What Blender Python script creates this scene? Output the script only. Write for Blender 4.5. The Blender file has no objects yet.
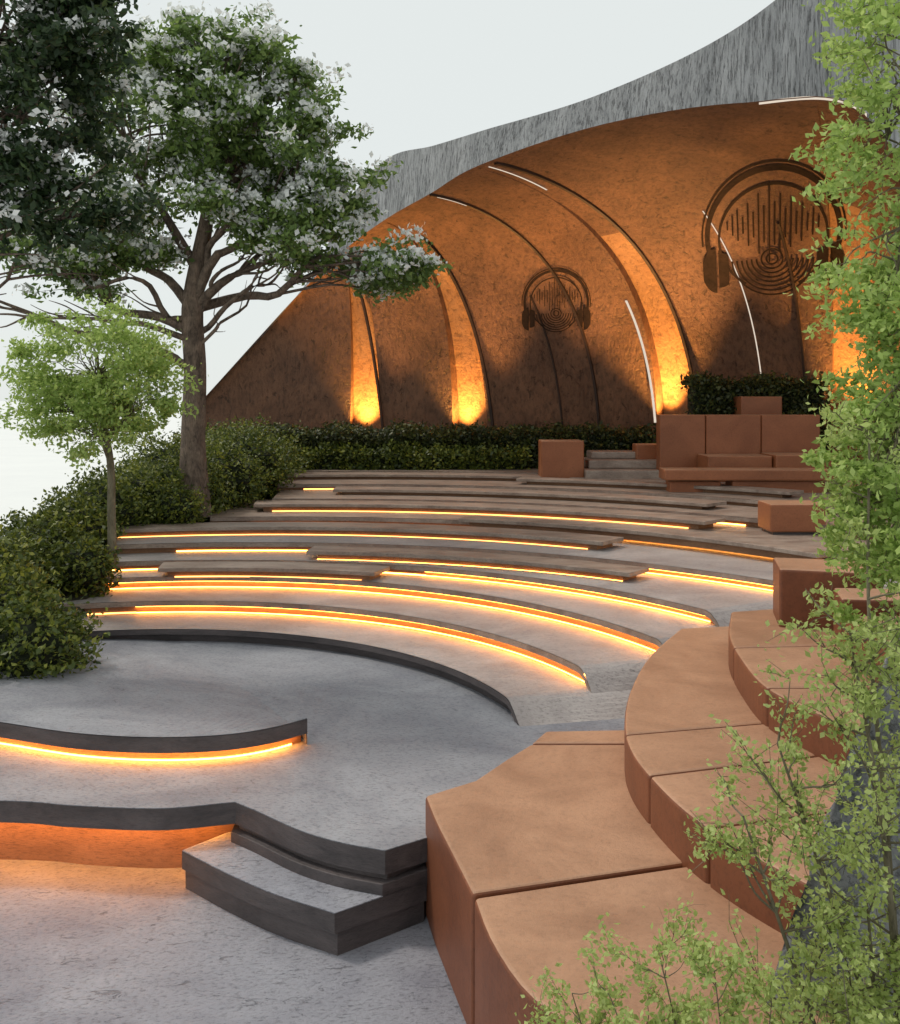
import bpy, math, random, bmesh
import numpy as np
from mathutils import Vector, noise
from mathutils.bvhtree import BVHTree
rng=np.random.default_rng(7); random.seed(7)
D=bpy.data; SC=bpy.context.scene
R_=math.radians

# ------------------------------------------------------------ helpers
def link(o,parent=None):
    SC.collection.objects.link(o)
    if parent: o.parent=parent
    return o
def empty(name):
    e=D.objects.new(name,None); return link(e)
def mesh_obj(name,verts,faces,mat=None,parent=None,smooth=False):
    me=D.meshes.new(name); me.from_pydata([tuple(v) for v in verts],[],faces); me.update()
    if mat: me.materials.append(mat)
    if smooth:
        me.polygons.foreach_set('use_smooth',[True]*len(me.polygons))
    return link(D.objects.new(name,me),parent)
def bevel(o,w,seg=2):
    m=o.modifiers.new('bevel','BEVEL'); m.width=w; m.segments=seg; m.limit_method='ANGLE'; m.angle_limit=R_(35)
    return o
def catmull(pts,n):
    P=np.array(pts,float); m=len(P)
    P2=np.vstack([2*P[0]-P[1],P,2*P[-1]-P[-2]])
    out=[]
    for s in np.linspace(0,m-1,n):
        i=min(int(s),m-2); t=s-i
        a,b,c,d=P2[i],P2[i+1],P2[i+2],P2[i+3]
        out.append(.5*((2*b)+(-a+c)*t+(2*a-5*b+4*c-d)*t*t+(-a+3*b-3*c+d)*t**3))
    return np.array(out)
def extrude(name,pts,z0,z1,mat,parent=None,bev=0,seg=2):
    pts=[tuple(p) for p in pts]; n=len(pts)
    area=sum(pts[i][0]*pts[(i+1)%n][1]-pts[(i+1)%n][0]*pts[i][1] for i in range(n))
    if area<0: pts=pts[::-1]
    v=[(x,y,z0) for x,y in pts]+[(x,y,z1) for x,y in pts]
    f=[list(range(n))[::-1],list(range(n,2*n))]+[[i,(i+1)%n,n+(i+1)%n,n+i] for i in range(n)]
    o=mesh_obj(name,v,f,mat,parent)
    if bev: bevel(o,bev,seg)
    return o
def box(name,x0,x1,y0,y1,z0,z1,mat,parent=None,bev=.02,rot=0):
    cx,cy=(x0+x1)/2,(y0+y1)/2; c,s=math.cos(rot),math.sin(rot)
    pts=[(cx+(x-cx)*c-(y-cy)*s,cy+(x-cx)*s+(y-cy)*c) for x,y in((x0,y0),(x1,y0),(x1,y1),(x0,y1))]
    return extrude(name,pts,z0,z1,mat,parent,bev,3)

# ------------------------------------------------------------ materials
def newmat(name):
    m=D.materials.new(name); m.use_nodes=True; nt=m.node_tree; nt.nodes.clear()
    o=nt.nodes.new('ShaderNodeOutputMaterial'); b=nt.nodes.new('ShaderNodeBsdfPrincipled')
    nt.links.new(b.outputs[0],o.inputs[0]); return m,nt,b,o
def ramp(nt,stops,fac):
    r=nt.nodes.new('ShaderNodeValToRGB'); e=r.color_ramp.elements
    while len(e)<len(stops): e.new(.5)
    for k,(p,c) in enumerate(stops): e[k].position=p; e[k].color=(*c,1)
    nt.links.new(fac,r.inputs[0]); return r.outputs[0]
def nz(nt,scale,stretch=(1,1,1),detail=6,rough=.6,rot=(0,0,0),dist=0):
    tc=nt.nodes.new('ShaderNodeTexCoord'); mp=nt.nodes.new('ShaderNodeMapping')
    mp.inputs['Scale'].default_value=stretch
    r0=nt.nodes.new('ShaderNodeMapping'); r0.inputs['Rotation'].default_value=rot
    n=nt.nodes.new('ShaderNodeTexNoise'); n.inputs['Scale'].default_value=scale
    n.inputs['Detail'].default_value=detail; n.inputs['Roughness'].default_value=rough; n.inputs['Distortion'].default_value=dist
    nt.links.new(tc.outputs['Object'],r0.inputs[0]); nt.links.new(r0.outputs[0],mp.inputs[0]); nt.links.new(mp.outputs[0],n.inputs[0])
    return n.outputs[0]
def mul(nt,a,b,fac=1.0,mode='MULTIPLY'):
    m=nt.nodes.new('ShaderNodeMixRGB'); m.blend_type=mode; m.inputs[0].default_value=fac
    nt.links.new(a,m.inputs[1]); nt.links.new(b,m.inputs[2]); return m.outputs[0]
def bump(nt,b,h,strength,dist=.02):
    bp=nt.nodes.new('ShaderNodeBump'); bp.inputs['Strength'].default_value=strength; bp.inputs['Distance'].default_value=dist
    nt.links.new(h,bp.inputs['Height']); nt.links.new(bp.outputs[0],b.inputs['Normal'])
def surf(name,c1,c2,scale=2,fine=20,stretch=(1,1,1),rough=.7,bmp=.3,speck=.6,rot=(0,0,0),lo=.35,hi=.65,bd=.02,spos=(.36,.5),crack=None,crot=.25,cd=1.2):
    m,nt,b,o=newmat(name)
    a=nz(nt,scale,tuple((x-1)*.3+1 for x in stretch),8,.68,rot,.6); col=ramp(nt,[(lo,c1),(hi,c2)],a)
    f=nz(nt,fine,stretch,6,.75,rot); fc=ramp(nt,[(spos[0],(1-speck,)*3),(spos[1],(1,1,1))],f)
    col=mul(nt,col,fc)
    if crack:
        k=nz(nt,crack[0],crack[1],5,.75,(rot[0],rot[1],rot[2]+crot),cd); kc=ramp(nt,[(crack[2],(crack[3],)*3),(crack[2]+.05,(1,1,1))],k)
        col=mul(nt,col,kc); 
        mm=nt.nodes.new('ShaderNodeMath'); mm.operation='MULTIPLY'; nt.links.new(f,mm.inputs[0]); nt.links.new(kc,mm.inputs[1]); h=mm.outputs[0]
    else: h=f
    nt.links.new(col,b.inputs['Base Color']); b.inputs['Roughness'].default_value=rough
    bump(nt,b,h,bmp,bd); return m
M={}
M['floor']=surf('stage_stone',(.23,.235,.27),(.40,.405,.44),.9,34,(1,1.9,1),.55,.6,.42,(0,0,R_(10)),crack=(5,(1,2.6,1),.335,.55),bd=.03,cd=2.2)
M['plaza']=surf('plaza_stone',(.30,.305,.36),(.47,.475,.53),1.1,30,(1,1.8,1),.55,.8,.42,(0,0,R_(-15)),crack=(4.5,(1,2.4,1),.345,.5),bd=.03,cd=2.2)
M['tread']=surf('tread_stone',(.28,.25,.245),(.46,.42,.405),1.1,30,(1,2,1),.5,.5,.38,crack=(5,(1,2.6,1),.335,.55),cd=2)
M['fascia']=surf('fascia_timber',(.05,.043,.045),(.12,.10,.10),2,30,(1,1,8),.5,.3,.4)
M['riser']=surf('riser_timber',(.24,.12,.06),(.36,.19,.10),2,25,(1,1,5),.6,.3,.4)
M['wood']=surf('bench_timber',(.23,.165,.13),(.42,.33,.27),2,22,(1,5,4),.42,.3,.4)
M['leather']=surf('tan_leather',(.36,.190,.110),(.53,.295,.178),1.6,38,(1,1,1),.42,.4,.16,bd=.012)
M['leather_side']=surf('rust_leather_shaded',(.16,.050,.020),(.23,.076,.032),1.5,40,(1,1,1),.5,.2,.25,bd=.01)  # seat sides: shade put into the colour, darker than the tan tops
M['leather_far']=surf('rust_leather_lit',(.26,.085,.032),(.36,.125,.05),1.5,40,(1,1,1),.5,.2,.25,bd=.01)  # far seat sides: brighter copy, missing light put into the colour
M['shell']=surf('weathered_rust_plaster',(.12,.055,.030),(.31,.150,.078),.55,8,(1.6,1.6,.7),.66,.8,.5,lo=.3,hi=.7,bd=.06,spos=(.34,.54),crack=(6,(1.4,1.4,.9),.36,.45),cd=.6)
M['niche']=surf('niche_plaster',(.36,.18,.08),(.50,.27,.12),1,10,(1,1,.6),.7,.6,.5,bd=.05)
M['concrete']=surf('board_marked_concrete',(.32,.33,.34),(.50,.51,.52),.8,3.2,(9,9,.35),.8,.9,.4,bd=.08,spos=(.40,.5),crack=(2.4,(14,14,.22),.40,.45),crot=0,cd=.3)
M['pier']=surf('rough_concrete',(.22,.225,.24),(.48,.49,.51),3,26,(1,1,1),.85,1.0,.6,bd=.05,spos=(.4,.5))
M['ground']=surf('pale_ground',(.73,.75,.745),(.76,.78,.77),.3,3,(1,1,1),.9,.05,.02)
M['soil']=surf('soil',(.02,.022,.012),(.05,.045,.02),3,25,(1,1,1),.95,.8,.5)
M['bark']=surf('bark',(.10,.072,.055),(.30,.22,.165),5,22,(3,3,.6),.9,1,.6,bd=.03)
M['twig']=surf('twig_bark',(.12,.10,.06),(.24,.21,.14),6,30,(3,3,.6),.9,.5,.4)
M['ink']=surf('dark_metal',(.022,.016,.012),(.05,.032,.022),1.2,14,(1,1,1),.9,.05,.4)
M['ink'].node_tree.nodes['Principled BSDF'].inputs['Specular IOR Level'].default_value=.1
M['groove']=surf('groove_painted_shadow',(.03,.016,.01),(.06,.03,.018),3,20,(1,1,1),.6,.1,.2)  # near-black strips stand in for the shade inside the vault grooves
def emis(name,col,s):
    m,nt,b,o=newmat(name); nt.nodes.remove(b)
    e=nt.nodes.new('ShaderNodeEmission'); e.inputs[0].default_value=(*col,1); e.inputs[1].default_value=s
    nt.links.new(e.outputs[0],o.inputs[0]); return m
M['led']=emis('warm_led',(1,.40,.075),14)
M['led_soft']=emis('warm_led_soft',(1,.35,.055),25)
M['led_dim']=emis('warm_led_dim',(1,.40,.10),5.5)
M['led_white']=emis('white_led',(1,.86,.7),.8)
def leafmat(name,stops,trans=.35,rough=.5):
    m,nt,b,o=newmat(name)
    g=nt.nodes.new('ShaderNodeNewGeometry'); n=nz(nt,1.3,(1,1,1),3)
    mx=nt.nodes.new('ShaderNodeMath'); mx.operation='MULTIPLY_ADD'; mx.inputs[1].default_value=.55
    ad=nt.nodes.new('ShaderNodeMath'); ad.operation='MULTIPLY'; ad.inputs[1].default_value=.45
    nt.links.new(n,ad.inputs[0]); nt.links.new(g.outputs['Random Per Island'],mx.inputs[0]); nt.links.new(ad.outputs[0],mx.inputs[2])
    c=ramp(nt,stops,mx.outputs[0])
    nt.links.new(c,b.inputs['Base Color']); b.inputs['Roughness'].default_value=rough
    t=nt.nodes.new('ShaderNodeBsdfTranslucent'); nt.links.new(c,t.inputs[0])
    mix=nt.nodes.new('ShaderNodeMixShader'); mix.inputs[0].default_value=trans
    nt.links.new(b.outputs[0],mix.inputs[1]); nt.links.new(t.outputs[0],mix.inputs[2]); nt.links.new(mix.outputs[0],o.inputs[0])
    return m
M['lf_dark']=leafmat('leaves_dark',[(.1,(.015,.035,.014)),(.6,(.04,.075,.026)),(.95,(.14,.20,.06))],.3)
M['lf_mid']=leafmat('leaves_mid',[(.1,(.055,.10,.03)),(.55,(.16,.25,.06)),(.95,(.34,.45,.13))],.42)
M['lf_bush']=leafmat('leaves_bush',[(.1,(.025,.042,.009)),(.45,(.085,.12,.02)),(.7,(.22,.25,.035)),(.92,(.48,.46,.08))],.3)
M['lf_light']=leafmat('leaves_light',[(.1,(.24,.36,.08)),(.6,(.46,.60,.17)),(.95,(.68,.77,.30))],.5)
M['lf_lime']=leafmat('leaves_lime',[(.1,(.30,.38,.10)),(.6,(.52,.62,.21)),(.95,(.68,.76,.34))],.5)
M['lf_hedge']=leafmat('leaves_hedge',[(.1,(.018,.028,.010)),(.5,(.05,.065,.018)),(.8,(.14,.15,.03)),(.98,(.30,.27,.06))],.2)
M['core']=surf('hedge_dark_core',(.008,.012,.005),(.02,.028,.01),4,30,(1,1,1),.95,.5,.5)  # near-black solid filling so bushes and hedges are not see-through
M['blossom']=leafmat('blossom_white',[(.1,(.7,.72,.70)),(.9,(.9,.91,.89))],.3)

# ------------------------------------------------------------ foliage tools
def leaves(name,C,size,mat,parent=None,aspect=.5,up=.0,jit=.4):
    C=np.asarray(C,float); N=len(C)
    a=rng.normal(size=(N,3)); a/=np.linalg.norm(a,axis=1)[:,None]
    nrm=rng.normal(size=(N,3))+np.array([0,0,up]); b=np.cross(a,nrm); b/=np.linalg.norm(b,axis=1)[:,None]+1e-9
    if up>0:
        n2=nrm/np.linalg.norm(nrm,axis=1)[:,None]; a=np.cross(n2,b); a/=np.linalg.norm(a,axis=1)[:,None]+1e-9
    s=(size*(1+jit*(rng.random(N)*2-1)))[:,None]*.5
    n3=np.cross(a,b)
    V=np.stack([C-a*s,C-a*s*.05+b*s*aspect+n3*s*.15,C+a*s,C-a*s*.05-b*s*aspect+n3*s*.15],1).reshape(-1,3)
    me=D.meshes.new(name); me.vertices.add(4*N); me.vertices.foreach_set('co',V.ravel())
    me.loops.add(4*N); me.loops.foreach_set('vertex_index',np.arange(4*N,dtype=np.int32))
    me.polygons.add(N); me.polygons.foreach_set('loop_start',np.arange(0,4*N,4,dtype=np.int32))
    me.polygons.foreach_set('loop_total',np.full(N,4,dtype=np.int32)); me.update(calc_edges=True); me.validate()
    me.materials.append(mat); return link(D.objects.new(name,me),parent)
class Tubes:
    def __init__(s): s.v=[]; s.f=[]
    def add(s,pts,rad,n=7):
        pts=np.array(pts,float); k0=len(s.v); m=len(pts)
        for i in range(m):
            t=pts[min(i+1,m-1)]-pts[max(i-1,0)]; t/=np.linalg.norm(t)+1e-9
            r=np.array([1,0,0]) if abs(t[0])<.8 else np.array([0,1,0])
            u=np.cross(t,r); u/=np.linalg.norm(u); w=np.cross(t,u)
            for j in range(n):
                q=2*math.pi*j/n; s.v.append(tuple(pts[i]+rad[i]*(math.cos(q)*u+math.sin(q)*w)))
        for i in range(m-1):
            for j in range(n):
                a=k0+i*n+j; b=k0+i*n+(j+1)%n; s.f.append([a,b,b+n,a+n])
    def make(s,name,mat,parent): return mesh_obj(name,s.v,s.f,mat,parent,True)
def ell(c,r,n,inner=.3):
    d=rng.normal(size=(n,3)); d/=np.linalg.norm(d,axis=1)[:,None]
    q=(inner**3+(1-inner**3)*rng.random(n))**(1/3)
    return np.array(c)+d*q[:,None]*np.array(r)
def wobble(p0,p1,n,amp,sag=0):
    p0=np.array(p0,float);p1=np.array(p1,float); t=np.linspace(0,1,n)[:,None]
    P=p0+(p1-p0)*t; P[1:-1]+=rng.normal(size=(n-2,3))*amp
    P[:,2]+=sag*np.sin(np.pi*t[:,0]); return catmull(P,(n-1)*3+1)
def tree(name,trunk,trad,lobes,barkmat,leafmat_,lsize,perclump,spread,blossom=0,flat=.6,limb_r=.05,tw=4,bare=()):
    e=empty(name); T=Tubes(); tp=catmull(trunk,len(trunk)*5)
    tr=np.interp(np.linspace(0,1,len(tp)),np.linspace(0,1,len(trad)),trad); T.add(tp,tr,12)
    L=[];F=[]
    for (c,r,nc,ai) in lobes:
        a=tp[int(ai*(len(tp)-1))]; lp=wobble(a,np.array(c)-np.array([0,0,.3*r[2]]),5,.05*np.linalg.norm(np.array(c)-a),.1)
        T.add(lp,np.linspace(limb_r,limb_r*.3,len(lp)),7)
        for cc in ell(c,r,nc,.35):
            st=lp[rng.integers(len(lp)//2,len(lp))]
            bp=wobble(st,cc,4,.06*np.linalg.norm(cc-st)+.005,.05); T.add(bp,np.linspace(limb_r*.28,limb_r*.07,len(bp)),4)
            n=int(perclump*rng.uniform(.5,1.4)); sp=spread*rng.uniform(.7,1.25)
            for k in range(tw):
                d=rng.normal(size=3)*np.array([1,1,flat]); tip=cc+d*sp*.75
                T.add([cc,(cc+tip)/2+rng.normal(size=3)*.02*sp,tip],[limb_r*.07,limb_r*.05,limb_r*.03],3)
                m=n//tw; t=rng.random((m,1))**.6
                P=cc+(tip-cc)*t+rng.normal(size=(m,3))*np.array([1,1,flat])*sp*.3
                L.append(P)
                if blossom and rng.random()<blossom[1]:
                    q=int(m*blossom[0]); 
                    F.append(tip+rng.normal(size=(q,3))*np.array([1,1,.6])*sp*.26+np.array([0,-.1*sp,.22*sp]))
    for (p0,p1,r) in bare:
        q=wobble(p0,p1,6,.08,.1); T.add(q,np.linspace(r,r*.25,len(q)),6)
        for _ in range(5):
            i=rng.integers(3,len(q)); dd=(q[-1]-q[0])*.35+rng.normal(size=3)*.25
            T.add(wobble(q[i],q[i]+dd,4,.03),np.linspace(r*.3,r*.08,10),4)
    T.make('trunk_and_branches',barkmat,e)
    leaves('foliage',np.vstack(L),lsize,leafmat_,e,.5,.4)
    if F: leaves('blossom',np.vstack(F),lsize*.8,M['blossom'],e,.7,.6)
    return e

# ------------------------------------------------------------ world, sun, camera
w=D.worlds.new('World'); SC.world=w; w.use_nodes=True; nt=w.node_tree; bg=nt.nodes['Background']
sky=nt.nodes.new('ShaderNodeTexSky'); sky.sky_type='NISHITA'; sky.sun_disc=False
SE,SR=R_(58),R_(-62)
sky.sun_elevation=SE; sky.sun_rotation=SR
mx=nt.nodes.new('ShaderNodeMixRGB'); mx.inputs[0].default_value=.93; mx.inputs[2].default_value=(8.2,8.6,8.4,1)
nt.links.new(sky.outputs[0],mx.inputs[1]); nt.links.new(mx.outputs[0],bg.inputs[0]); bg.inputs[1].default_value=.1
s=D.lights.new('sun','SUN'); s.energy=1.6; s.angle=R_(8); s.color=(1,.91,.80); so=link(D.objects.new('sun',s))
sd=Vector((math.sin(SR)*math.cos(SE),math.cos(SR)*math.cos(SE),math.sin(SE)))
so.rotation_euler=sd.to_track_quat('Z','Y').to_euler()
cam=D.cameras.new('camera'); co=link(D.objects.new('camera',cam)); co.location=(0,0,2.8); co.rotation_euler=(R_(90),0,0)
cam.lens=36*1000/1024; cam.sensor_width=36; cam.shift_y=-(512-400)/1024; cam.clip_end=3000; cam.clip_start=.05
SC.camera=co
SC.view_settings.view_transform='Standard'; SC.view_settings.look='None'; SC.view_settings.exposure=0

# ------------------------------------------------------------ ground
mesh_obj('ground',[(-1500,-300,-.03),(1500,-300,-.03),(1500,2500,-.03),(-1500,2500,-.03)],[[0,1,2,3]],M['ground'])
extrude('plaza_pavement',[(-7,-3),(6,-3),(6,7),(-7,7)],-.3,0,M['plaza'])

# ------------------------------------------------------------ stage
stage=empty('stage_platform')
fe=catmull([(-6.2,5.5),(-5,5.75),(-4,5.88),(-2.64,5.87),(-2.18,5.80),(-1.67,5.76),(-1.257,5.85)],40)
fe2=catmull([(-1.257,5.85),(-1.08,5.70),(-.82,5.465),(-.585,5.317),(-.34,5.22)],20)
front=[tuple(p) for p in fe]+[tuple(p) for p in fe2[1:]]+[(-.10,5.39),(.4,5.7)]
back=[(3.4,5.9),(3.8,10),(0,13),(-5,12),(-6.6,8)]
extrude('slab',front+back,.325,.45,M['floor'],stage)
def ribbon(name,P,z0,z1,mat,parent,close=False):
    v=[(p[0],p[1],z0) for p in P]+[(p[0],p[1],z1) for p in P]; n=len(P)
    return mesh_obj(name,v,[[i,i+1,n+i+1,n+i] for i in range(n-1)],mat,parent)
def flat(name,P,Q,z,mat,parent,z2=None):
    if z2 is None: z2=z
    v=[(p[0],p[1],z) for p in P]+[(p[0],p[1],z2) for p in Q]; n=len(P)
    return mesh_obj(name,v,[[i,i+1,n+i+1,n+i] for i in range(n-1)],mat,parent)
def shift(P,d):
    P=np.array(P,float); t=np.gradient(P,axis=0); t/=np.linalg.norm(t,axis=1)[:,None]
    return P+d*np.stack([-t[:,1],t[:,0]],1)
fr=np.array(front[:-1])
ribbon('fascia',shift(fr,-.004),.322,.447,M['fascia'],stage)
ribbon('riser',shift(fe,.22),-.02,.33,M['riser'],stage)
flat('led_strip',shift(fe,.09)[:-1],shift(fe,.15)[:-1],.316,M['led_soft'],stage)
extrude('side_riser',[tuple(p) for p in shift(fe2,.03)]+[(-.12,5.45),(.4,5.75),(.4,7),(-1.25,6.9)],-.05,.32,M['fascia'],stage)
extrude('mid_ledge',[(-1.28,5.93)]+[tuple(p) for p in shift(fe2,-.03)]+[(-.12,5.36),(0,5.6),(0,6),(-1.2,6.1)],.20,.285,M['fascia'],stage,.004)
st=empty('stage_steps')
sp=catmull([(-1.53,5.72),(-1.22,5.45),(-.92,5.22),(-.577,5.02)],14)
sp=[tuple(p) for p in sp]
extrude('tread',sp+[(-.13,5.36),(-.1,5.6),(-1.1,6.1),(-1.33,5.95)],.185,.225,M['plaza'],st)
extrude('body',[tuple(p) for p in shift(sp,.02)]+[(-.14,5.37),(-.1,5.6),(-1.1,6.1),(-1.33,5.93)],-.02,.184,M['fascia'],st)
ribbon('fascia',list(shift(sp,-.004))+[(-.125,5.352)],.12,.222,M['fascia'],st)

dais=empty('curved_dais')
da=catmull([(-4.4,7.3),(-3.7,7.0),(-3.03,6.74),(-2.44,6.52),(-1.93,6.44),(-1.49,6.48),(-1.19,6.62),(-.975,6.82)],50)
db=catmull([(-4.6,10.5),(-3.2,10.2),(-2.0,8.6),(-1.3,7.5),(-.985,6.84)],50)
flat('ramped_top',da,db,.63,M['floor'],dais,.452)
ribbon('fascia',shift(da,-.004),.527,.627,M['fascia'],dais)
flat('soffit',shift(da,-.002),shift(da,.08),.528,M['fascia'],dais)
ribbon('riser',shift(da,.07),.44,.53,M['riser'],dais)
mesh_obj('end_cheek',[(-.975,6.82,.44),(-.99,6.86,.44),(-.99,6.86,.62),(-.975,6.82,.628)],[[0,1,2,3]],M['fascia'],dais)
flat('led_strip',shift(da,.02)[:-1],shift(da,.055)[:-1],.522,M['led_soft'],dais)
ribbon('led_line',shift(da,.06)[:-2],.453,.466,M['led'],dais)

# ------------------------------------------------------------ terraces
seat=empty('amphitheatre_terraces')
def tier(k,c,R0,z,rise,a0,a1,wid,lit,rampend=False,tm='tread'):
    n=max(12,int((a1-a0)*1.5)); A=np.radians(np.linspace(a0,a1,n)); V=[];F=[];V2=[]
    for a in A:
        d=math.degrees(a); zz=z
        if rampend:
            t=min(1,max(0,(d-a0)/6.)); t=t*t*(3-2*t); zz=.44+(z-.44)*t
        ca,sa=math.cos(a),math.sin(a)
        P=lambda r,q:(c[0]+r*ca,c[1]+r*sa,q)
        V+= [P(R0+wid,zz),P(R0,zz)]
        V2+=[P(R0-.002,zz-.003),P(R0-.002,zz-.055),P(R0+.05,zz-.056),P(R0+.06,min(zz-.06,z-rise-.02))]
    for i in range(n-1): F.append([2*i,2*i+1,2*i+3,2*i+2])
    b=len(V)
    for i in (0,n-1):
        a=A[i]; zz=V[2*i][2]
        V+= [(c[0]+R0*math.cos(a),c[1]+R0*math.sin(a),zz),(c[0]+(R0+wid)*math.cos(a),c[1]+(R0+wid)*math.sin(a),zz),
             (c[0]+(R0+wid)*math.cos(a),c[1]+(R0+wid)*math.sin(a),0),(c[0]+R0*math.cos(a),c[1]+R0*math.sin(a),0)]
        F.append([len(V)-4,len(V)-3,len(V)-2,len(V)-1])
    for i in range(n):
        a=A[i]; V.append((c[0]+(R0+wid)*math.cos(a),c[1]+(R0+wid)*math.sin(a),0))
    q=b+8
    for i in range(n-1): F.append([2*i,2*i+2,q+i+1,q+i])
    mesh_obj('tread_%d'%k,V,F,M[tm],seat)
    F1=[];F2=[]
    for i in range(n-1):
        j=4*i; F1.append([j,j+1,j+5,j+4]); F1.append([j+1,j+2,j+6,j+5]); F2.append([j+2,j+3,j+7,j+6])
    mesh_obj('nosing_%d'%k,V2,F1,M['fascia' if k==1 else 'wood'],seat); mesh_obj('riser_%d'%k,V2,F2,M['riser' if k>1 else 'fascia'],seat)
    for (l0,l1,kind) in lit:
        A2=np.radians(np.linspace(l0,l1,max(6,int((l1-l0)/2))))
        P=lambda dr:[(c[0]+(R0+dr)*math.cos(a),c[1]+(R0+dr)*math.sin(a)) for a in A2]
        if kind==2:
            ribbon('led_line_%d'%k,P(.05),z-rise+.006,z-rise+.017,M['led'],seat)
            flat('led_strip_%d'%k,P(.012),P(.042),z-.06,M['led_soft'],seat)
        else: ribbon('led_line_%d'%k,P(.05),z-rise+.006,z-rise+.022,M['led' if kind==1 else 'led_dim'],seat)
tier(1,(-2.7,6.4),3.3,.58,.13,13,150,3.0,[],True)
tier(2,(-2.7,6.4),3.97,.72,.14,15,150,2.5,[(20,98,2),(98,112,0)],True)
tier(3,(-2.6,6.4),4.62,.86,.14,16,140,2.2,[(21,104,2)],True)
tier(4,(-2.5,5.95),5.45,.98,.12,24,122,2.0,[(30,66,2),(66,108,1)],True)
tier(5,(-2.3,5.06),6.9,1.10,.12,20,104.5,2.4,[(32,52,2),(52,98,1)])
tier(6,(-2.2,6.56),7.0,1.22,.12,10,98.5,2.4,[(28,94,1)],tm='wood')
tier(7,(-2.0,6.8),8.0,1.34,.12,20,94.5,3.0,[(45,90,1)],tm='wood')
tier(8,(-1.8,8.0),8.2,1.44,.10,25,97,3.0,[(48,94,0)],tm='wood')
tier(9,(-1.5,8.2),9.6,1.54,.10,20,105,6.0,[(56,84,0)],tm='wood')
def bench(k,c,R0,wd,z,a0,a1,th=.045,led=None,dim=False):
    n=max(10,int(a1-a0)); A=np.radians(np.linspace(a0,a1,n))
    inn=[(c[0]+R0*math.cos(a),c[1]+R0*math.sin(a)) for a in A]; out=[(c[0]+(R0+wd)*math.cos(a),c[1]+(R0+wd)*math.sin(a)) for a in A]
    extrude('bench_slab_%d'%k,inn+out[::-1],z-th,z,M['wood'],seat,.006)
    i2=[(c[0]+(R0+.08)*math.cos(a),c[1]+(R0+.08)*math.sin(a)) for a in A[1:-1]]; o2=[(c[0]+(R0+wd-.05)*math.cos(a),c[1]+(R0+wd-.05)*math.sin(a)) for a in A[1:-1]]
    extrude('bench_plinth_%d'%k,i2+o2[::-1],z-.13,z-th-.001,M['riser'],seat)
    if led:
        P=[(c[0]+(R0+.06)*math.cos(a),c[1]+(R0+.06)*math.sin(a)) for a in np.radians(np.linspace(led[0],led[1],18))]
        ribbon('bench_led_%d'%k,P,z-.113,z-.10,M['led_dim' if dim else 'led'],seat)
bench(1,(-2.5,6.0),4.95,.42,.965,70,98,led=(72,96),dim=True)
bench(2,(-2.3,5.06),6.35,.4,1.085,50,84,led=(51,83))
bench(3,(-2.2,6.2),6.35,.5,1.21,52,110,led=(54,108),dim=True)
bench(4,(-2.2,6.56),6.75,.4,1.27,30,70)
bench(5,(-2.0,6.8),7.3,.5,1.335,46,96,led=(48,94),dim=True)
bench(6,(-1.8,8.0),7.35,.5,1.43,45,90,led=(47,66))
bench(7,(-1.5,8.2),8.9,.5,1.53,48,100,led=(50,98),dim=True)
bench(8,(-1.5,8.2),8.3,.4,1.535,42,72)

# ------------------------------------------------------------ sofas
def cushion(name,pts,z0,z1,parent,side='leather_side'):
    pts=[tuple(p) for p in pts]
    o=extrude(name,pts,z0,z1,M['leather'],parent,.022,4)
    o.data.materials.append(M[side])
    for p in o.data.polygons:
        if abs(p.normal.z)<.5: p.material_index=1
    return o
def modules(parent,Lp,Rp,seams,z0,z1):
    Lc=catmull(Lp,200);Rc=catmull(Rp,200)
    for i in range(len(seams)-1):
        a,b=int(seams[i]*199),int(seams[i+1]*199); idx=np.linspace(a,b,14).astype(int)
        l=Lc[idx].copy(); r=Rc[idx].copy()
        dl=(l[-1]-l[0]);dl/=np.linalg.norm(dl); l[0]+=dl*.005;r[0]+=dl*.005;l[-1]-=dl*.005;r[-1]-=dl*.005
        cushion('seat_module_%d'%(i+1),[tuple(p) for p in l]+[tuple(p) for p in r[::-1]],z0,z1,parent)
s1=empty('curved_leather_sofa')
left=catmull([(.096,4.36),(0,4.78),(-.077,5.12),(-.136,5.44)],8)
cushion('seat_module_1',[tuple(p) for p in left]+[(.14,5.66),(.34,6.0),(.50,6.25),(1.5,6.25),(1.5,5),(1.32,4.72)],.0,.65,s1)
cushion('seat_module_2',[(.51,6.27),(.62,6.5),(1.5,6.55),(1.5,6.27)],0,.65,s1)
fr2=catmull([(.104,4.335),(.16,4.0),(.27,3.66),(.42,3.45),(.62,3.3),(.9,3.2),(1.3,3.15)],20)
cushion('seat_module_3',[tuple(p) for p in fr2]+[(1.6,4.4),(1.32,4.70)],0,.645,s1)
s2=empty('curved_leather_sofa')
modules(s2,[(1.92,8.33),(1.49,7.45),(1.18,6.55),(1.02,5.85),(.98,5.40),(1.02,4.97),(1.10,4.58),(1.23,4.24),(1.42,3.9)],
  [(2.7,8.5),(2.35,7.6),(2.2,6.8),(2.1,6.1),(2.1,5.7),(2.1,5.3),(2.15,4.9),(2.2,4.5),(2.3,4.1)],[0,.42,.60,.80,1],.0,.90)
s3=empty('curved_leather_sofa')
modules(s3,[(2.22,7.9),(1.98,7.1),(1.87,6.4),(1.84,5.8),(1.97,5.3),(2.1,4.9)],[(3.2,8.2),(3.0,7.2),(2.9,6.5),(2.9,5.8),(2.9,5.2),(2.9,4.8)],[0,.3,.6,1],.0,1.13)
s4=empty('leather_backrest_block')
cushion('block_1',[(2.42,7.35),(3.1,7.15),(3.3,7.7),(2.55,7.9)],1.0,1.56,s4)
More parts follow.
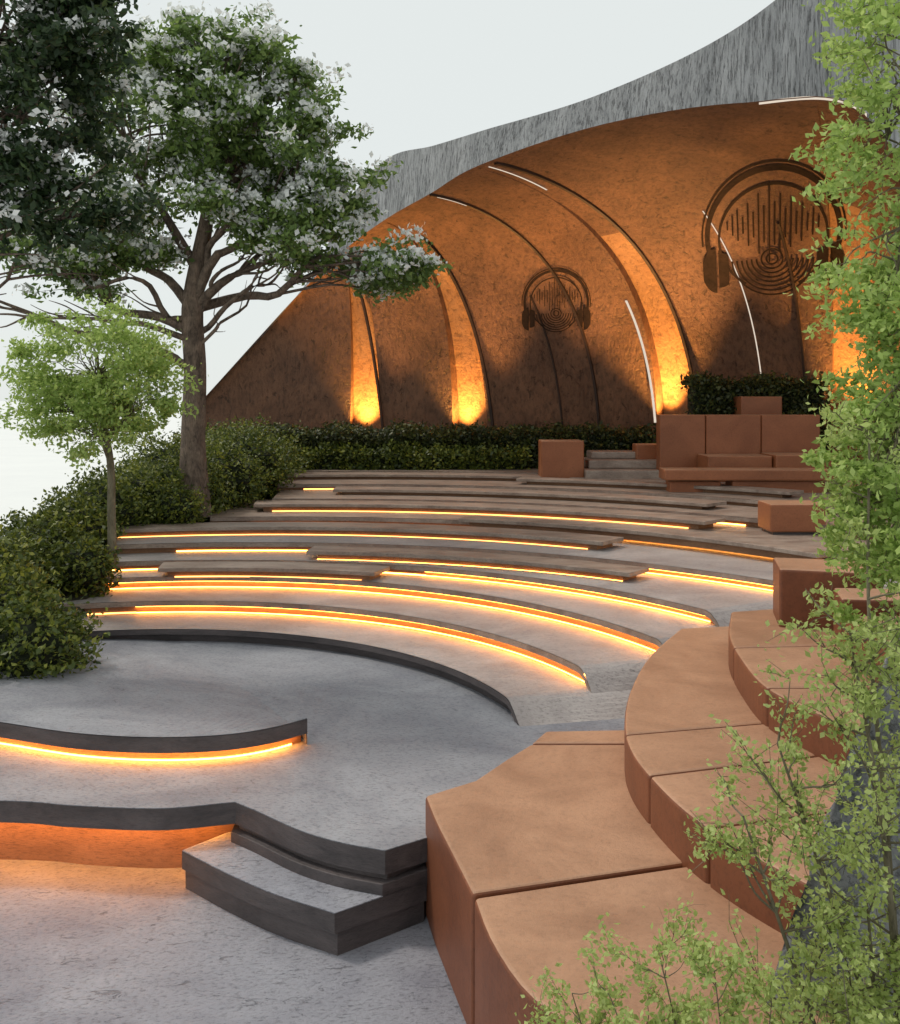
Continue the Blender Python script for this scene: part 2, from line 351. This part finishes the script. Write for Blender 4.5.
cushion('block_2',[(2.62,6.7),(3.3,6.6),(3.3,7.05),(2.72,7.1)],1.0,1.47,s4)
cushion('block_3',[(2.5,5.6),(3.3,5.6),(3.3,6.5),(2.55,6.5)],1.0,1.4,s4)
def lbox(name,x0,x1,y0,y1,z0,z1,parent,rot=0):
    cx,cy=(x0+x1)/2,(y0+y1)/2; c,s=math.cos(rot),math.sin(rot)
    pts=[(cx+(x-cx)*c-(y-cy)*s,cy+(x-cx)*s+(y-cy)*c) for x,y in((x0,y0),(x1,y0),(x1,y1),(x0,y1))]
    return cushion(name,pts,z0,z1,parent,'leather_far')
lb=empty('leather_bench')
for i,x in enumerate((3.4,4.15,5.05)):
    wd=(.74,.89,.95)[i]
    lbox('back_%d'%i,x,x+wd,16.2,16.5,1.5,2.56,lb)
lbox('seat_0',4.0,5.0,15.5,16.18,1.4,1.93,lb); lbox('seat_1',5.02,6.0,15.4,16.18,1.4,1.95,lb)
lb2=empty('leather_bench')
lbox('seat_slab_1',3.15,5.6,14.6,15.1,1.62,1.78,lb2,-.03); lbox('seat_base',4.15,5.5,14.66,15.1,1.3,1.615,lb2,-.03); lbox('seat_base_2',3.25,4.0,14.75,15.1,1.3,1.60,lb2,-.03)
for nm,b in (('leather_cube_seat',(1.5,2.2,16.4,17,1.4,2.13)),('leather_cube_seat',(4.95,5.65,17.0,17.5,2.2,2.86)),('leather_cube_seat',(3.75,4.4,11.7,12.2,1.2,1.58)),('leather_cube_seat',(3.15,3.6,16.9,17.3,1.5,2.05))):
    e=empty(nm); lbox('cushion',b[0],b[1],b[2],b[3],b[4]+.05,b[5],e); box('plinth',b[0]+.04,b[1]-.04,b[2]+.04,b[3]-.04,b[4]-.1,b[4]+.05,M['fascia'],e,.005)
ws=empty('timber_steps')
box('step_1',2.2,4.05,16.2,17.6,1.5,1.66,M['wood'],ws); box('step_2',2.3,4.1,16.6,17.6,1.66,1.80,M['wood'],ws); box('step_3',2.4,4.1,17.0,17.6,1.80,1.92,M['wood'],ws)

# ------------------------------------------------------------ shell
shell=empty('bandshell_canopy')
B=[(-5.13,20.5,1.4),(-3.3,20.5,1.4),(-1.73,20.4,1.4),(.4,20.2,1.4),(2.84,20.0,1.4),(4.4,19.6,1.4),(6.0,19.0,1.4),(6.7,18.5,1.4),(7.56,18.0,1.4),(8.3,16.6,1.4)]
Rm=[(-5.12,20.3,2.7),(-3.0,20.0,4.94),(-2.03,19.3,5.7),(-1.19,18.3,6.1),(-.34,17.2,6.35),(.48,16.0,6.56),(2.2,14.7,6.84),(3.94,13.6,6.84),(5.4,13.0,6.54),(6.5,13.4,4.6)]
FH=[.05,.12,.95,1.15,.85,.58,.5,1.1,2.6,6]
def interp(P,s):
    P=np.array(P,float); 
    if P.ndim==1: P=P[:,None]
    m=len(P); s=min(max(s,0),m-1); i=min(int(s),m-2); t=s-i
    P2=np.vstack([2*P[0]-P[1],P,2*P[-1]-P[-2]]); a,b,c,d=P2[i],P2[i+1],P2[i+2],P2[i+3]
    return .5*((2*b)+(-a+c)*t+(2*a-5*b+4*c-d)*t*t+(-a+3*b-3*c+d)*t**3)
def S(s,t,off=0):
    b=interp(B,s); r=interp(Rm,s); a=t*math.pi/2; h=(1-math.cos(a))**1.25
    hd=(b-r)*np.array([1,1,0])+np.array([.2,1,0])*.5; hd/=np.linalg.norm(hd)
    p=b+(r-b)*np.array([h,h,math.sin(a)])
    return p+off*(math.cos(a)*hd+math.sin(a)*np.array([0,0,1]))
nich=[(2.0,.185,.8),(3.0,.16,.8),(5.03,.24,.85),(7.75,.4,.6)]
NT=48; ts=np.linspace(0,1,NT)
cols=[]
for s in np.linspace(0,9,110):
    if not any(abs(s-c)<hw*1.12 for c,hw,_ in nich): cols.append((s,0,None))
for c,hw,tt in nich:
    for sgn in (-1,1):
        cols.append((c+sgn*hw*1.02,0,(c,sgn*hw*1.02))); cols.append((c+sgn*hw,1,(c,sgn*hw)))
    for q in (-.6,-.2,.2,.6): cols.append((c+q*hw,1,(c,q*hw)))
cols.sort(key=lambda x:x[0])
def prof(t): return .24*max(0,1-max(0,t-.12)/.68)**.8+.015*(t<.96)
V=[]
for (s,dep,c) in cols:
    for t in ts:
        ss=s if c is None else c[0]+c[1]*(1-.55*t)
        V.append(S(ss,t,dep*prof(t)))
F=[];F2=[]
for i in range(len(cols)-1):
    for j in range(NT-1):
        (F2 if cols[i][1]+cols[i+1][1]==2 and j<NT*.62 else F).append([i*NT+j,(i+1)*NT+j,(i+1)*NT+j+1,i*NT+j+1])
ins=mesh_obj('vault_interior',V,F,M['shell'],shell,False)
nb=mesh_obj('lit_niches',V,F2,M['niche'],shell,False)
bvh=BVHTree.FromPolygons([Vector(v) for v in V],F+F2)
ss=np.linspace(0,9,140); V=[];F=[]
for s in ss:
    r=interp(Rm,s); h=interp(FH,s)[0]; b=interp(B,s); 
    top=r+np.array([0.05,.1,h]); back=top+np.array([.3,.9,-.1]); mid=(back+b)/2+np.array([.6,1.6,1.6])
    V+=[r,top,back,mid,b+np.array([.6,1.8,-.2])]
for i in range(len(ss)-1):
    for j in range(4): F.append([5*i+j,5*i+j+1,5*i+j+6,5*i+j+5])
mesh_obj('concrete_fascia',V,F,M['concrete'],shell,False)
def strip(name,s0,s1,t0,t1,wd,mat,off=-.02,n=30,side=True):
    V=[];F=[]
    for k in range(n):
        q=k/(n-1); s=s0+(s1-s0)*q; t=t0+(t1-t0)*q
        p=S(s,t,off); p2=S(s+.05,t,off); d=(p2-p); d/=np.linalg.norm(d)
        bk=S(s,t,.03)-p
        V+=[p-d*wd/2,p+d*wd/2,p-d*wd/2+bk,p+d*wd/2+bk]
    for k in range(n-1):
        a=4*k; F.append([a,a+1,a+5,a+4])
        if side: F+=[[a,a+4,a+6,a+2],[a+1,a+3,a+7,a+5]]
    return mesh_obj(name,V,F,M[mat],shell)
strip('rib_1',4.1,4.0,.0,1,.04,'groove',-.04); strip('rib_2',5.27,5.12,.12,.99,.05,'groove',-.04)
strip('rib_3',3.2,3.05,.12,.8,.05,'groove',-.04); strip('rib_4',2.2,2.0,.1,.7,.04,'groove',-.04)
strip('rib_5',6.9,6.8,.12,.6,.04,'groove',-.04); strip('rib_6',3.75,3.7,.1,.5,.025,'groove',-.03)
strip('led_line_1',4.78,4.74,.12,.45,.045,'led_white',-.012,side=False); strip('led_line_2',5.0,5.02,.84,.985,.03,'led_white',-.012,side=False)
strip('led_line_3',6.0,5.95,.14,.66,.022,'led_white',-.012,side=False); strip('led_line_4',7.15,8.0,.995,.995,.05,'led_white',-.03)  # last strip glows in place of the rim's bright highlight, not an LED
strip('led_line_6',4.03,4.03,.9,.985,.02,'led_white',-.06,side=False)
def spot(name,p,aim,e,size,col=(1,.5,.14),r=.05,blend=.9):
    l=D.lights.new(name,'SPOT'); l.energy=e; l.spot_size=R_(size); l.spot_blend=blend; l.color=col; l.shadow_soft_size=r
    o=link(D.objects.new(name,l),shell); o.location=p; o.rotation_euler=(Vector(aim)-Vector(p)).to_track_quat('-Z','Y').to_euler()
for i,(c,hw,tt) in enumerate(nich):
    p=S(c,.10,-.02); p[2]=1.95 if i<2 else 2.15
    spot('niche_uplight_%d'%i,p,S(c,.5,.14),(750,750,1100,900)[i],80,(1,.47,.11),.04)
for i,(s,t0,a,en) in enumerate([(5.7,.1,.62,620),(4.5,.1,.6,330),(6.6,.1,.72,560),(3.5,.1,.55,160),(2.5,.1,.5,70),(7.2,.1,.8,420)]):
    p=S(s,t0,-.75); p[2]=2.4; spot('ceiling_uplight_%d'%i,p,S(s-.1,a,0),en,60,(1,.54,.23),.1,1)

# wall emblems
def emblem(name,px,py,rad):
    e=empty(name)
    d=Vector(((px-450)/1000,1,(400-py)/1000)).normalized(); u=d.cross(Vector((0,0,1))).normalized(); v=u.cross(d).normalized()
    org=d*10+Vector((0,0,2.8)); V=[];F=[]
    h0=bvh.ray_cast(org,d); dist=(h0[0]-Vector((0,0,2.8))).length if h0[0] else 17
    sc=rad/1000*dist
    def pt(x,y):
        o=org+u*x*sc+v*y*sc; h=bvh.ray_cast(o,d)
        V.append(tuple((h[0] if h[0] else o+d*(dist-10))-d*.03))
    def quadstrip(pa,pb):
        k=len(V); n=len(pa)
        for p in pa: pt(*p)
        for p in pb: pt(*p)
        for i in range(n-1): F.append([k+i,k+i+1,k+n+i+1,k+n+i])
    def arc(cx,cy,r0,r1,a0,a1,sy=1,n=72):
        A=np.radians(np.linspace(a0,a1,n)); quadstrip([(cx+r0*math.cos(a),cy+r0*sy*math.sin(a)) for a in A],[(cx+r1*math.cos(a),cy+r1*sy*math.sin(a)) for a in A])
    arc(0,0,.88,.95,-12,192); arc(0,0,.975,1.0,-5,185); arc(0,-.02,.73,.765,-60,240)
    def block(x0,x1,y0,y1,rx):
        n=10
        for i in range(n):
            xa=x0+(x1-x0)*i/n; xb=x0+(x1-x0)*(i+1)/n
            f=lambda q: math.sqrt(max(0.03,1-rx*q**2))
            ya,yb=f(i/n),f((i+1)/n); ys=np.linspace(-1,1,8); cy=(y0+y1)/2; h=(y1-y0)/2
            quadstrip([(xa,cy+h*ya*y) for y in ys],[(xb,cy+h*yb*y) for y in ys])
    for sg in (-1,1):
        block(sg*.80,sg*1.0,-.80,-.12,.85); block(sg*.77,sg*.62,-.72,-.18,.35)
    for i,hh in enumerate([.06,.14,.22,.12,.3,.18,.42,.26,.55,.3,.4,.2,.34,.16,.26,.12,.18,.08]):
        x=-.62+i*1.24/17; quadstrip([(x-.011,y) for y in np.linspace(.2-hh,.2+hh,6)],[(x+.011,y) for y in np.linspace(.2-hh,.2+hh,6)])
    for r in (.08,.15,.22,.29,.36,.43,.50,.57): arc(0,-.30,r-.013,r+.013,-180 if r<.3 else -178,0 if r>.15 else 180,.95)
    mesh_obj('emblem_relief',V,F,M['ink'],e)
emblem('headphone_emblem_sign',772,238,65); emblem('headphone_emblem_sign',556,303,34)

# ------------------------------------------------------------ right pier
def pier():
    prof=[(-.1,.95),(.74,1.13),(1.3,1.36),(2.0,1.66),(3.0,1.88),(4.6,2.04),(6.5,2.17),(9,2.3)]
    V=[];F=[];nz_=170;nu=80
    for i in range(nz_):
        z=-.1+9.1*i/(nz_-1); x0=np.interp(z,[p[0] for p in prof],[p[1] for p in prof])
        y0=3.45+.12*z
        for j in range(nu):
            q=j/(nu-1)
            if q<.3: k=1-q/.3; x=x0+.75*k; y=y0+1.1*k
            else: x=x0+(q-.3)/.7*2.2; y=y0
            n=noise.fractal(Vector((x*3,y*3,z*2.2)),1,2,5)*.05+abs(noise.noise(Vector((x*9,y*9,z*5))))*.05
            if q<.3: V.append((x+n,y-.3*n,z))
            else: V.append((x,y+n,z))
    for i in range(nz_-1):
        for j in range(nu-1): F.append([i*nu+j,i*nu+j+1,(i+1)*nu+j+1,(i+1)*nu+j])
    return mesh_obj('concrete_pier',V,F,M['pier'],None,True)
pier()
box('retaining_wall',7.9,8.3,8,16.2,0,3.0,M['concrete'],None,.02)

# ------------------------------------------------------------ planting
ST=[(-4.9,6.6,.2),(-4.8,7.6,.5),(-4.9,9,.62),(-5.1,10.5,.8),(-4.9,12,1.05),(-4.8,13.5,1.3),(-4.7,15.5,1.45),(-5,18,1.5),(-5,21.5,1.5)]
V=[];F=[];sc=catmull(ST,50)
prf=[(1.7,-1.5),(1.3,-.12),(.8,-.03),(0,0),(-.5,-.12),(-.9,-.5),(-1.3,-1.1),(-1.6,-3)]
for p in sc:
    for dx,dz in prf: V.append((p[0]+dx,p[1],max(-.05,p[2]+dz*(.6 if dz>-1 else 1))))
n=len(prf)
for i in range(len(sc)-1):
    for j in range(n-1): F.append([i*n+j,i*n+j+1,(i+1)*n+j+1,(i+1)*n+j])
mesh_obj('planting_bank',V,F,M['soil'],None,True)
def core(c,r,name,parent):
    bm=bmesh.new(); bmesh.ops.create_icosphere(bm,subdivisions=3,radius=1)
    for v in bm.verts:
        k=.8+.25*noise.noise(v.co*2.5+Vector(c)); v.co=Vector((c[0]+v.co.x*r[0]*k,c[1]+v.co.y*r[1]*k,c[2]+v.co.z*r[2]*k))
    me=D.meshes.new(name); bm.to_mesh(me); bm.free(); me.materials.append(M['core']); link(D.objects.new(name,me),parent)
bushes=[(-3.5,8.4,.72,.48,.55,.42),(-4.1,8.9,.85,.6,.6,.5),(-4.5,9.5,1.0,.6,.6,.48),(-4.65,10.4,1.0,.6,.6,.42),(-4.65,11.3,1.08,.6,.6,.42),(-4.55,12.0,1.2,.6,.6,.42),
(-4.45,12.8,1.35,.7,.6,.5),(-4.1,13.4,1.4,.6,.6,.5),(-3.75,14.0,1.5,.65,.6,.55),(-3.35,14.9,1.6,.6,.6,.55),(-3.3,16,1.7,.8,.7,.6),(-3.5,17.4,1.8,.9,.8,.6),(-4.6,14.5,1.4,.7,.7,.5),(-4.5,16.5,1.6,.9,.9,.6),(-4.4,18.5,1.7,.9,.9,.6),(-3.9,10.7,1.0,.35,.4,.32),(-3.55,13.1,1.35,.35,.4,.35)]
sh=empty('shrub_border'); L=[]
for i,b in enumerate(bushes):
    c,r=b[:3],b[3:]; core(c,np.array(r)*.8,'core_%d'%i,sh)
    m=int(5200*r[0]*r[1]/.3*(9/b[1])**.6); d=rng.normal(size=(m,3)); d/=np.linalg.norm(d,axis=1)[:,None]
    k=np.array([.84+.42*noise.noise(Vector(q)*3.2+Vector(c))+.30*noise.noise(Vector(q)*9) for q in d])+rng.normal(size=m)*.10
    L.append(np.array(c)+d*k[:,None]*np.array(r))
leaves('foliage',np.vstack(L),.058,M['lf_bush'],sh,.55,.9)
hd=empty('clipped_hedge')
def hedge(x0,x1,y0,y1,z0,z1,n,k,parent,slope=0):
    box('core_%d'%k,x0+.05,x1-.05,y0+.08,y1-.05,z0,z1-.08,M['core'],parent,.05)
    x=x0+(x1-x0)*rng.random(n); f=rng.random(n)
    h=np.array([noise.noise(Vector((q*1.7,3,k)))*.14+noise.noise(Vector((q*6,3,k)))*.08 for q in x])
    z=np.where(f<.65,z0+(z1-z0)*rng.random(n),z1-.02)+h*(f>=.65)+h*(f<.65)*.5; y=np.where(f<.65,y0,y0+(y1-y0)*rng.random(n))
    y=y+np.array([noise.noise(Vector((a*2.5,b*3,k+5)))*.22 for a,b in zip(x,z)])*(f<.65)
    return np.stack([x,y,z],1)+rng.normal(size=(n,3))*.06
P1=hedge(-3.6,3.8,18.4,19.5,1.5,2.22,20000,0,hd); leaves('foliage',P1,.078,M['lf_hedge'],hd,.55,.7)
P3=hedge(-3.4,1.4,18.1,18.5,1.5,1.9,6000,1,hd); leaves('foliage_low',P3,.078,M['lf_bush'],hd,.55,.7)
hd2=empty('clipped_hedge')
P2=hedge(4.2,6.6,17.4,18.0,1.5,3.1,11000,2,hd2); leaves('foliage',P2,.078,M['lf_hedge'],hd2,.55,.7)

# ------------------------------------------------------------ trees
tree('flowering_tree',[(-3.5,13.7,1.2),(-3.52,13.7,2.2),(-3.48,13.65,3.2),(-3.5,13.6,4.1),(-3.3,13.5,5.2),(-3.1,13.5,6.4)],[.24,.17,.155,.15,.09,.04],
 [((-2.9,13.4,6.6),(1.35,1.2,1.0),42,.75),((-3.5,13.5,7.4),(.95,.9,.55),24,.7),((-1.8,13.3,5.85),(.75,.8,.9),26,.62),((-.95,13.2,4.55),(.68,.5,.24),16,.6),
  ((-2.0,13.2,4.95),(.7,.7,.4),16,.6),((-4.7,13.5,5.1),(1.1,.9,.7),28,.6),((-2.9,13.2,5.5),(1.1,.9,.5),18,.65),((-4.4,13.5,6.6),(.9,.8,.8),18,.7),((-2.0,13.3,7.0),(.4,.5,.3),6,.8),((-5.3,13.3,4.6),(.9,.6,.35),14,.55)],
 M['bark'],M['lf_mid'],.094,280,.32,blossom=(.6,.7),limb_r=.075,
 bare=[((-3.5,13.6,3.2),(-5.9,13.0,4.1),.07),((-3.5,13.6,3.9),(-4.8,12.8,4.5),.05),((-3.5,13.6,3.7),(-2.2,13.1,4.5),.05),((-3.45,13.6,3.5),(-2.4,13.3,4.4),.03),((-3.5,13.6,3.6),(-5.6,13.0,3.9),.045),((-3.45,13.6,3.9),(-2.7,13.3,4.8),.045)])
tree('shade_tree',[(-5.6,9.3,.4),(-5.5,9.3,2),(-5.3,9.2,3.6),(-5.0,9.1,4.8),(-4.6,9.0,6.0)],[.2,.17,.15,.10,.05],
 [((-3.9,9.0,6.3),(.9,.8,.75),28,.9),((-3.8,9.0,5.5),(.75,.7,.6),24,.8),((-4.0,9.0,4.85),(.6,.6,.4),18,.65),((-3.5,9.0,4.5),(.4,.5,.25),9,.6),((-4.5,9.0,4.5),(.5,.6,.35),8,.6),((-3.35,9.0,6.5),(.4,.5,.3),8,.95)],
 M['bark'],M['lf_dark'],.08,300,.25,blossom=(.3,.4),limb_r=.06,bare=[((-5.3,9.2,3.4),(-3.6,9.0,4.5),.06),((-5.35,9.2,3.2),(-3.9,9.0,4.1),.045)])
tree('young_tree',[(-3.68,10.9,1.0),(-3.69,10.9,1.6),(-3.70,10.9,2.1),(-3.8,10.9,2.8),(-3.85,10.9,3.3)],[.05,.045,.04,.025,.012],
 [((-3.88,10.9,3.25),(.8,.6,.65),56,.75),((-4.25,10.9,2.8),(.55,.5,.45),26,.6),((-3.42,10.9,2.85),(.55,.5,.5),26,.6),((-3.85,10.8,2.5),(.7,.5,.35),22,.5)],
 M['twig'],M['lf_light'],.055,165,.2,limb_r=.022)
def sapling(name,stems,nb,ln,lpb,lsize,mat,rr=.012):
    e=empty(name); T=Tubes(); L=[]
    for st_ in stems:
        p=catmull(st_,24); T.add(p,np.linspace(rr,rr*.25,24),7)
        for k in range(nb):
            i=rng.integers(5,24); a=p[i]; l=ln*rng.uniform(.5,1.2)*(1.15-i/34)
            d=rng.normal(size=3); d[2]=abs(d[2])*.7+.15; d/=np.linalg.norm(d)
            q=wobble(a,a+d*l,4,.03*l,-.05*l); T.add(q,np.linspace(rr*.3,rr*.1,len(q)),4)
            for m in range(5):
                b=q[rng.integers(3,len(q))]; d2=d+rng.normal(size=3)*.7; d2/=np.linalg.norm(d2); t2=b+d2*l*.45
                T.add([b,(b+t2)/2+rng.normal(size=3)*.006,t2],[rr*.12,rr*.09,rr*.06],3)
                n=lpb//5; tt=rng.random((n,1)); L.append(b+(t2-b)*tt+rng.normal(size=(n,3))*.016)
    T.make('stems',M['twig'],e); leaves('foliage',np.vstack(L),lsize,mat,e,.6,.5)
sapling('foreground_sapling',[[(1.42,3.1,0),(1.40,3.08,.7),(1.36,3.1,1.4),(1.30,3.1,2.1),(1.3,3.1,2.7)],[(1.45,3.15,.5),(1.2,3.1,1.2),(1.0,3.05,1.75)],[(1.3,3.1,.3),(1.1,3.0,.9),(.88,3.0,1.55)],[(1.4,3.1,.8),(1.3,3.0,1.5),(1.2,3.0,2.1)],[(1.45,3.1,.2),(1.3,3.0,.8),(1.25,3.0,1.3)]],27,.40,100,.021,M['lf_lime'],.013)
sapling('foreground_shrub',[[(.75,2.9,0),(.72,2.9,.5),(.66,2.9,.95),(.6,2.9,1.22)],[(.8,2.9,0),(.85,2.85,.5),(.9,2.8,1.1)],[(.7,2.9,.1),(.5,2.9,.6),(.36,2.95,1.05)],[(.95,2.9,0),(1.0,2.9,.5),(1.05,2.9,1.2)],[(.75,2.9,.1),(.6,2.8,.7),(.46,2.8,1.1)],[(1.1,2.8,0),(1.15,2.8,.7),(1.1,2.8,1.2)],[(.9,2.8,0),(.8,2.8,.7),(.74,2.8,1.2)],[(1.2,2.8,0),(1.2,2.7,.6),(1.22,2.7,1.1)],[(.7,2.9,0),(.62,2.85,.7),(.55,2.85,1.0)],[(.9,2.9,0),(.75,2.85,.6),(.68,2.85,1.0)],[(.6,2.9,.1),(.45,2.85,.6),(.30,2.85,.95)]],18,.30,85,.019,M['lf_lime'],.006)
tree('foreground_tree',[(2.1,3.6,0),(2.05,3.4,1.5),(1.95,3.25,3),(1.8,3.2,4),(1.7,3.2,4.8)],[.06,.05,.04,.025,.01],
 [((1.40,3.2,3.75),(.25,.25,.38),38,.85),((1.42,3.2,3.2),(.22,.25,.24),22,.75),((1.37,3.2,2.65),(.18,.2,.2),22,.6),((1.45,3.2,2.92),(.18,.2,.3),22,.6),((1.36,3.2,2.42),(.15,.2,.17),18,.55),((1.46,3.2,2.15),(.17,.2,.3),20,.5)],
 M['twig'],M['lf_light'],.028,130,.085,limb_r=.014)
print('done')
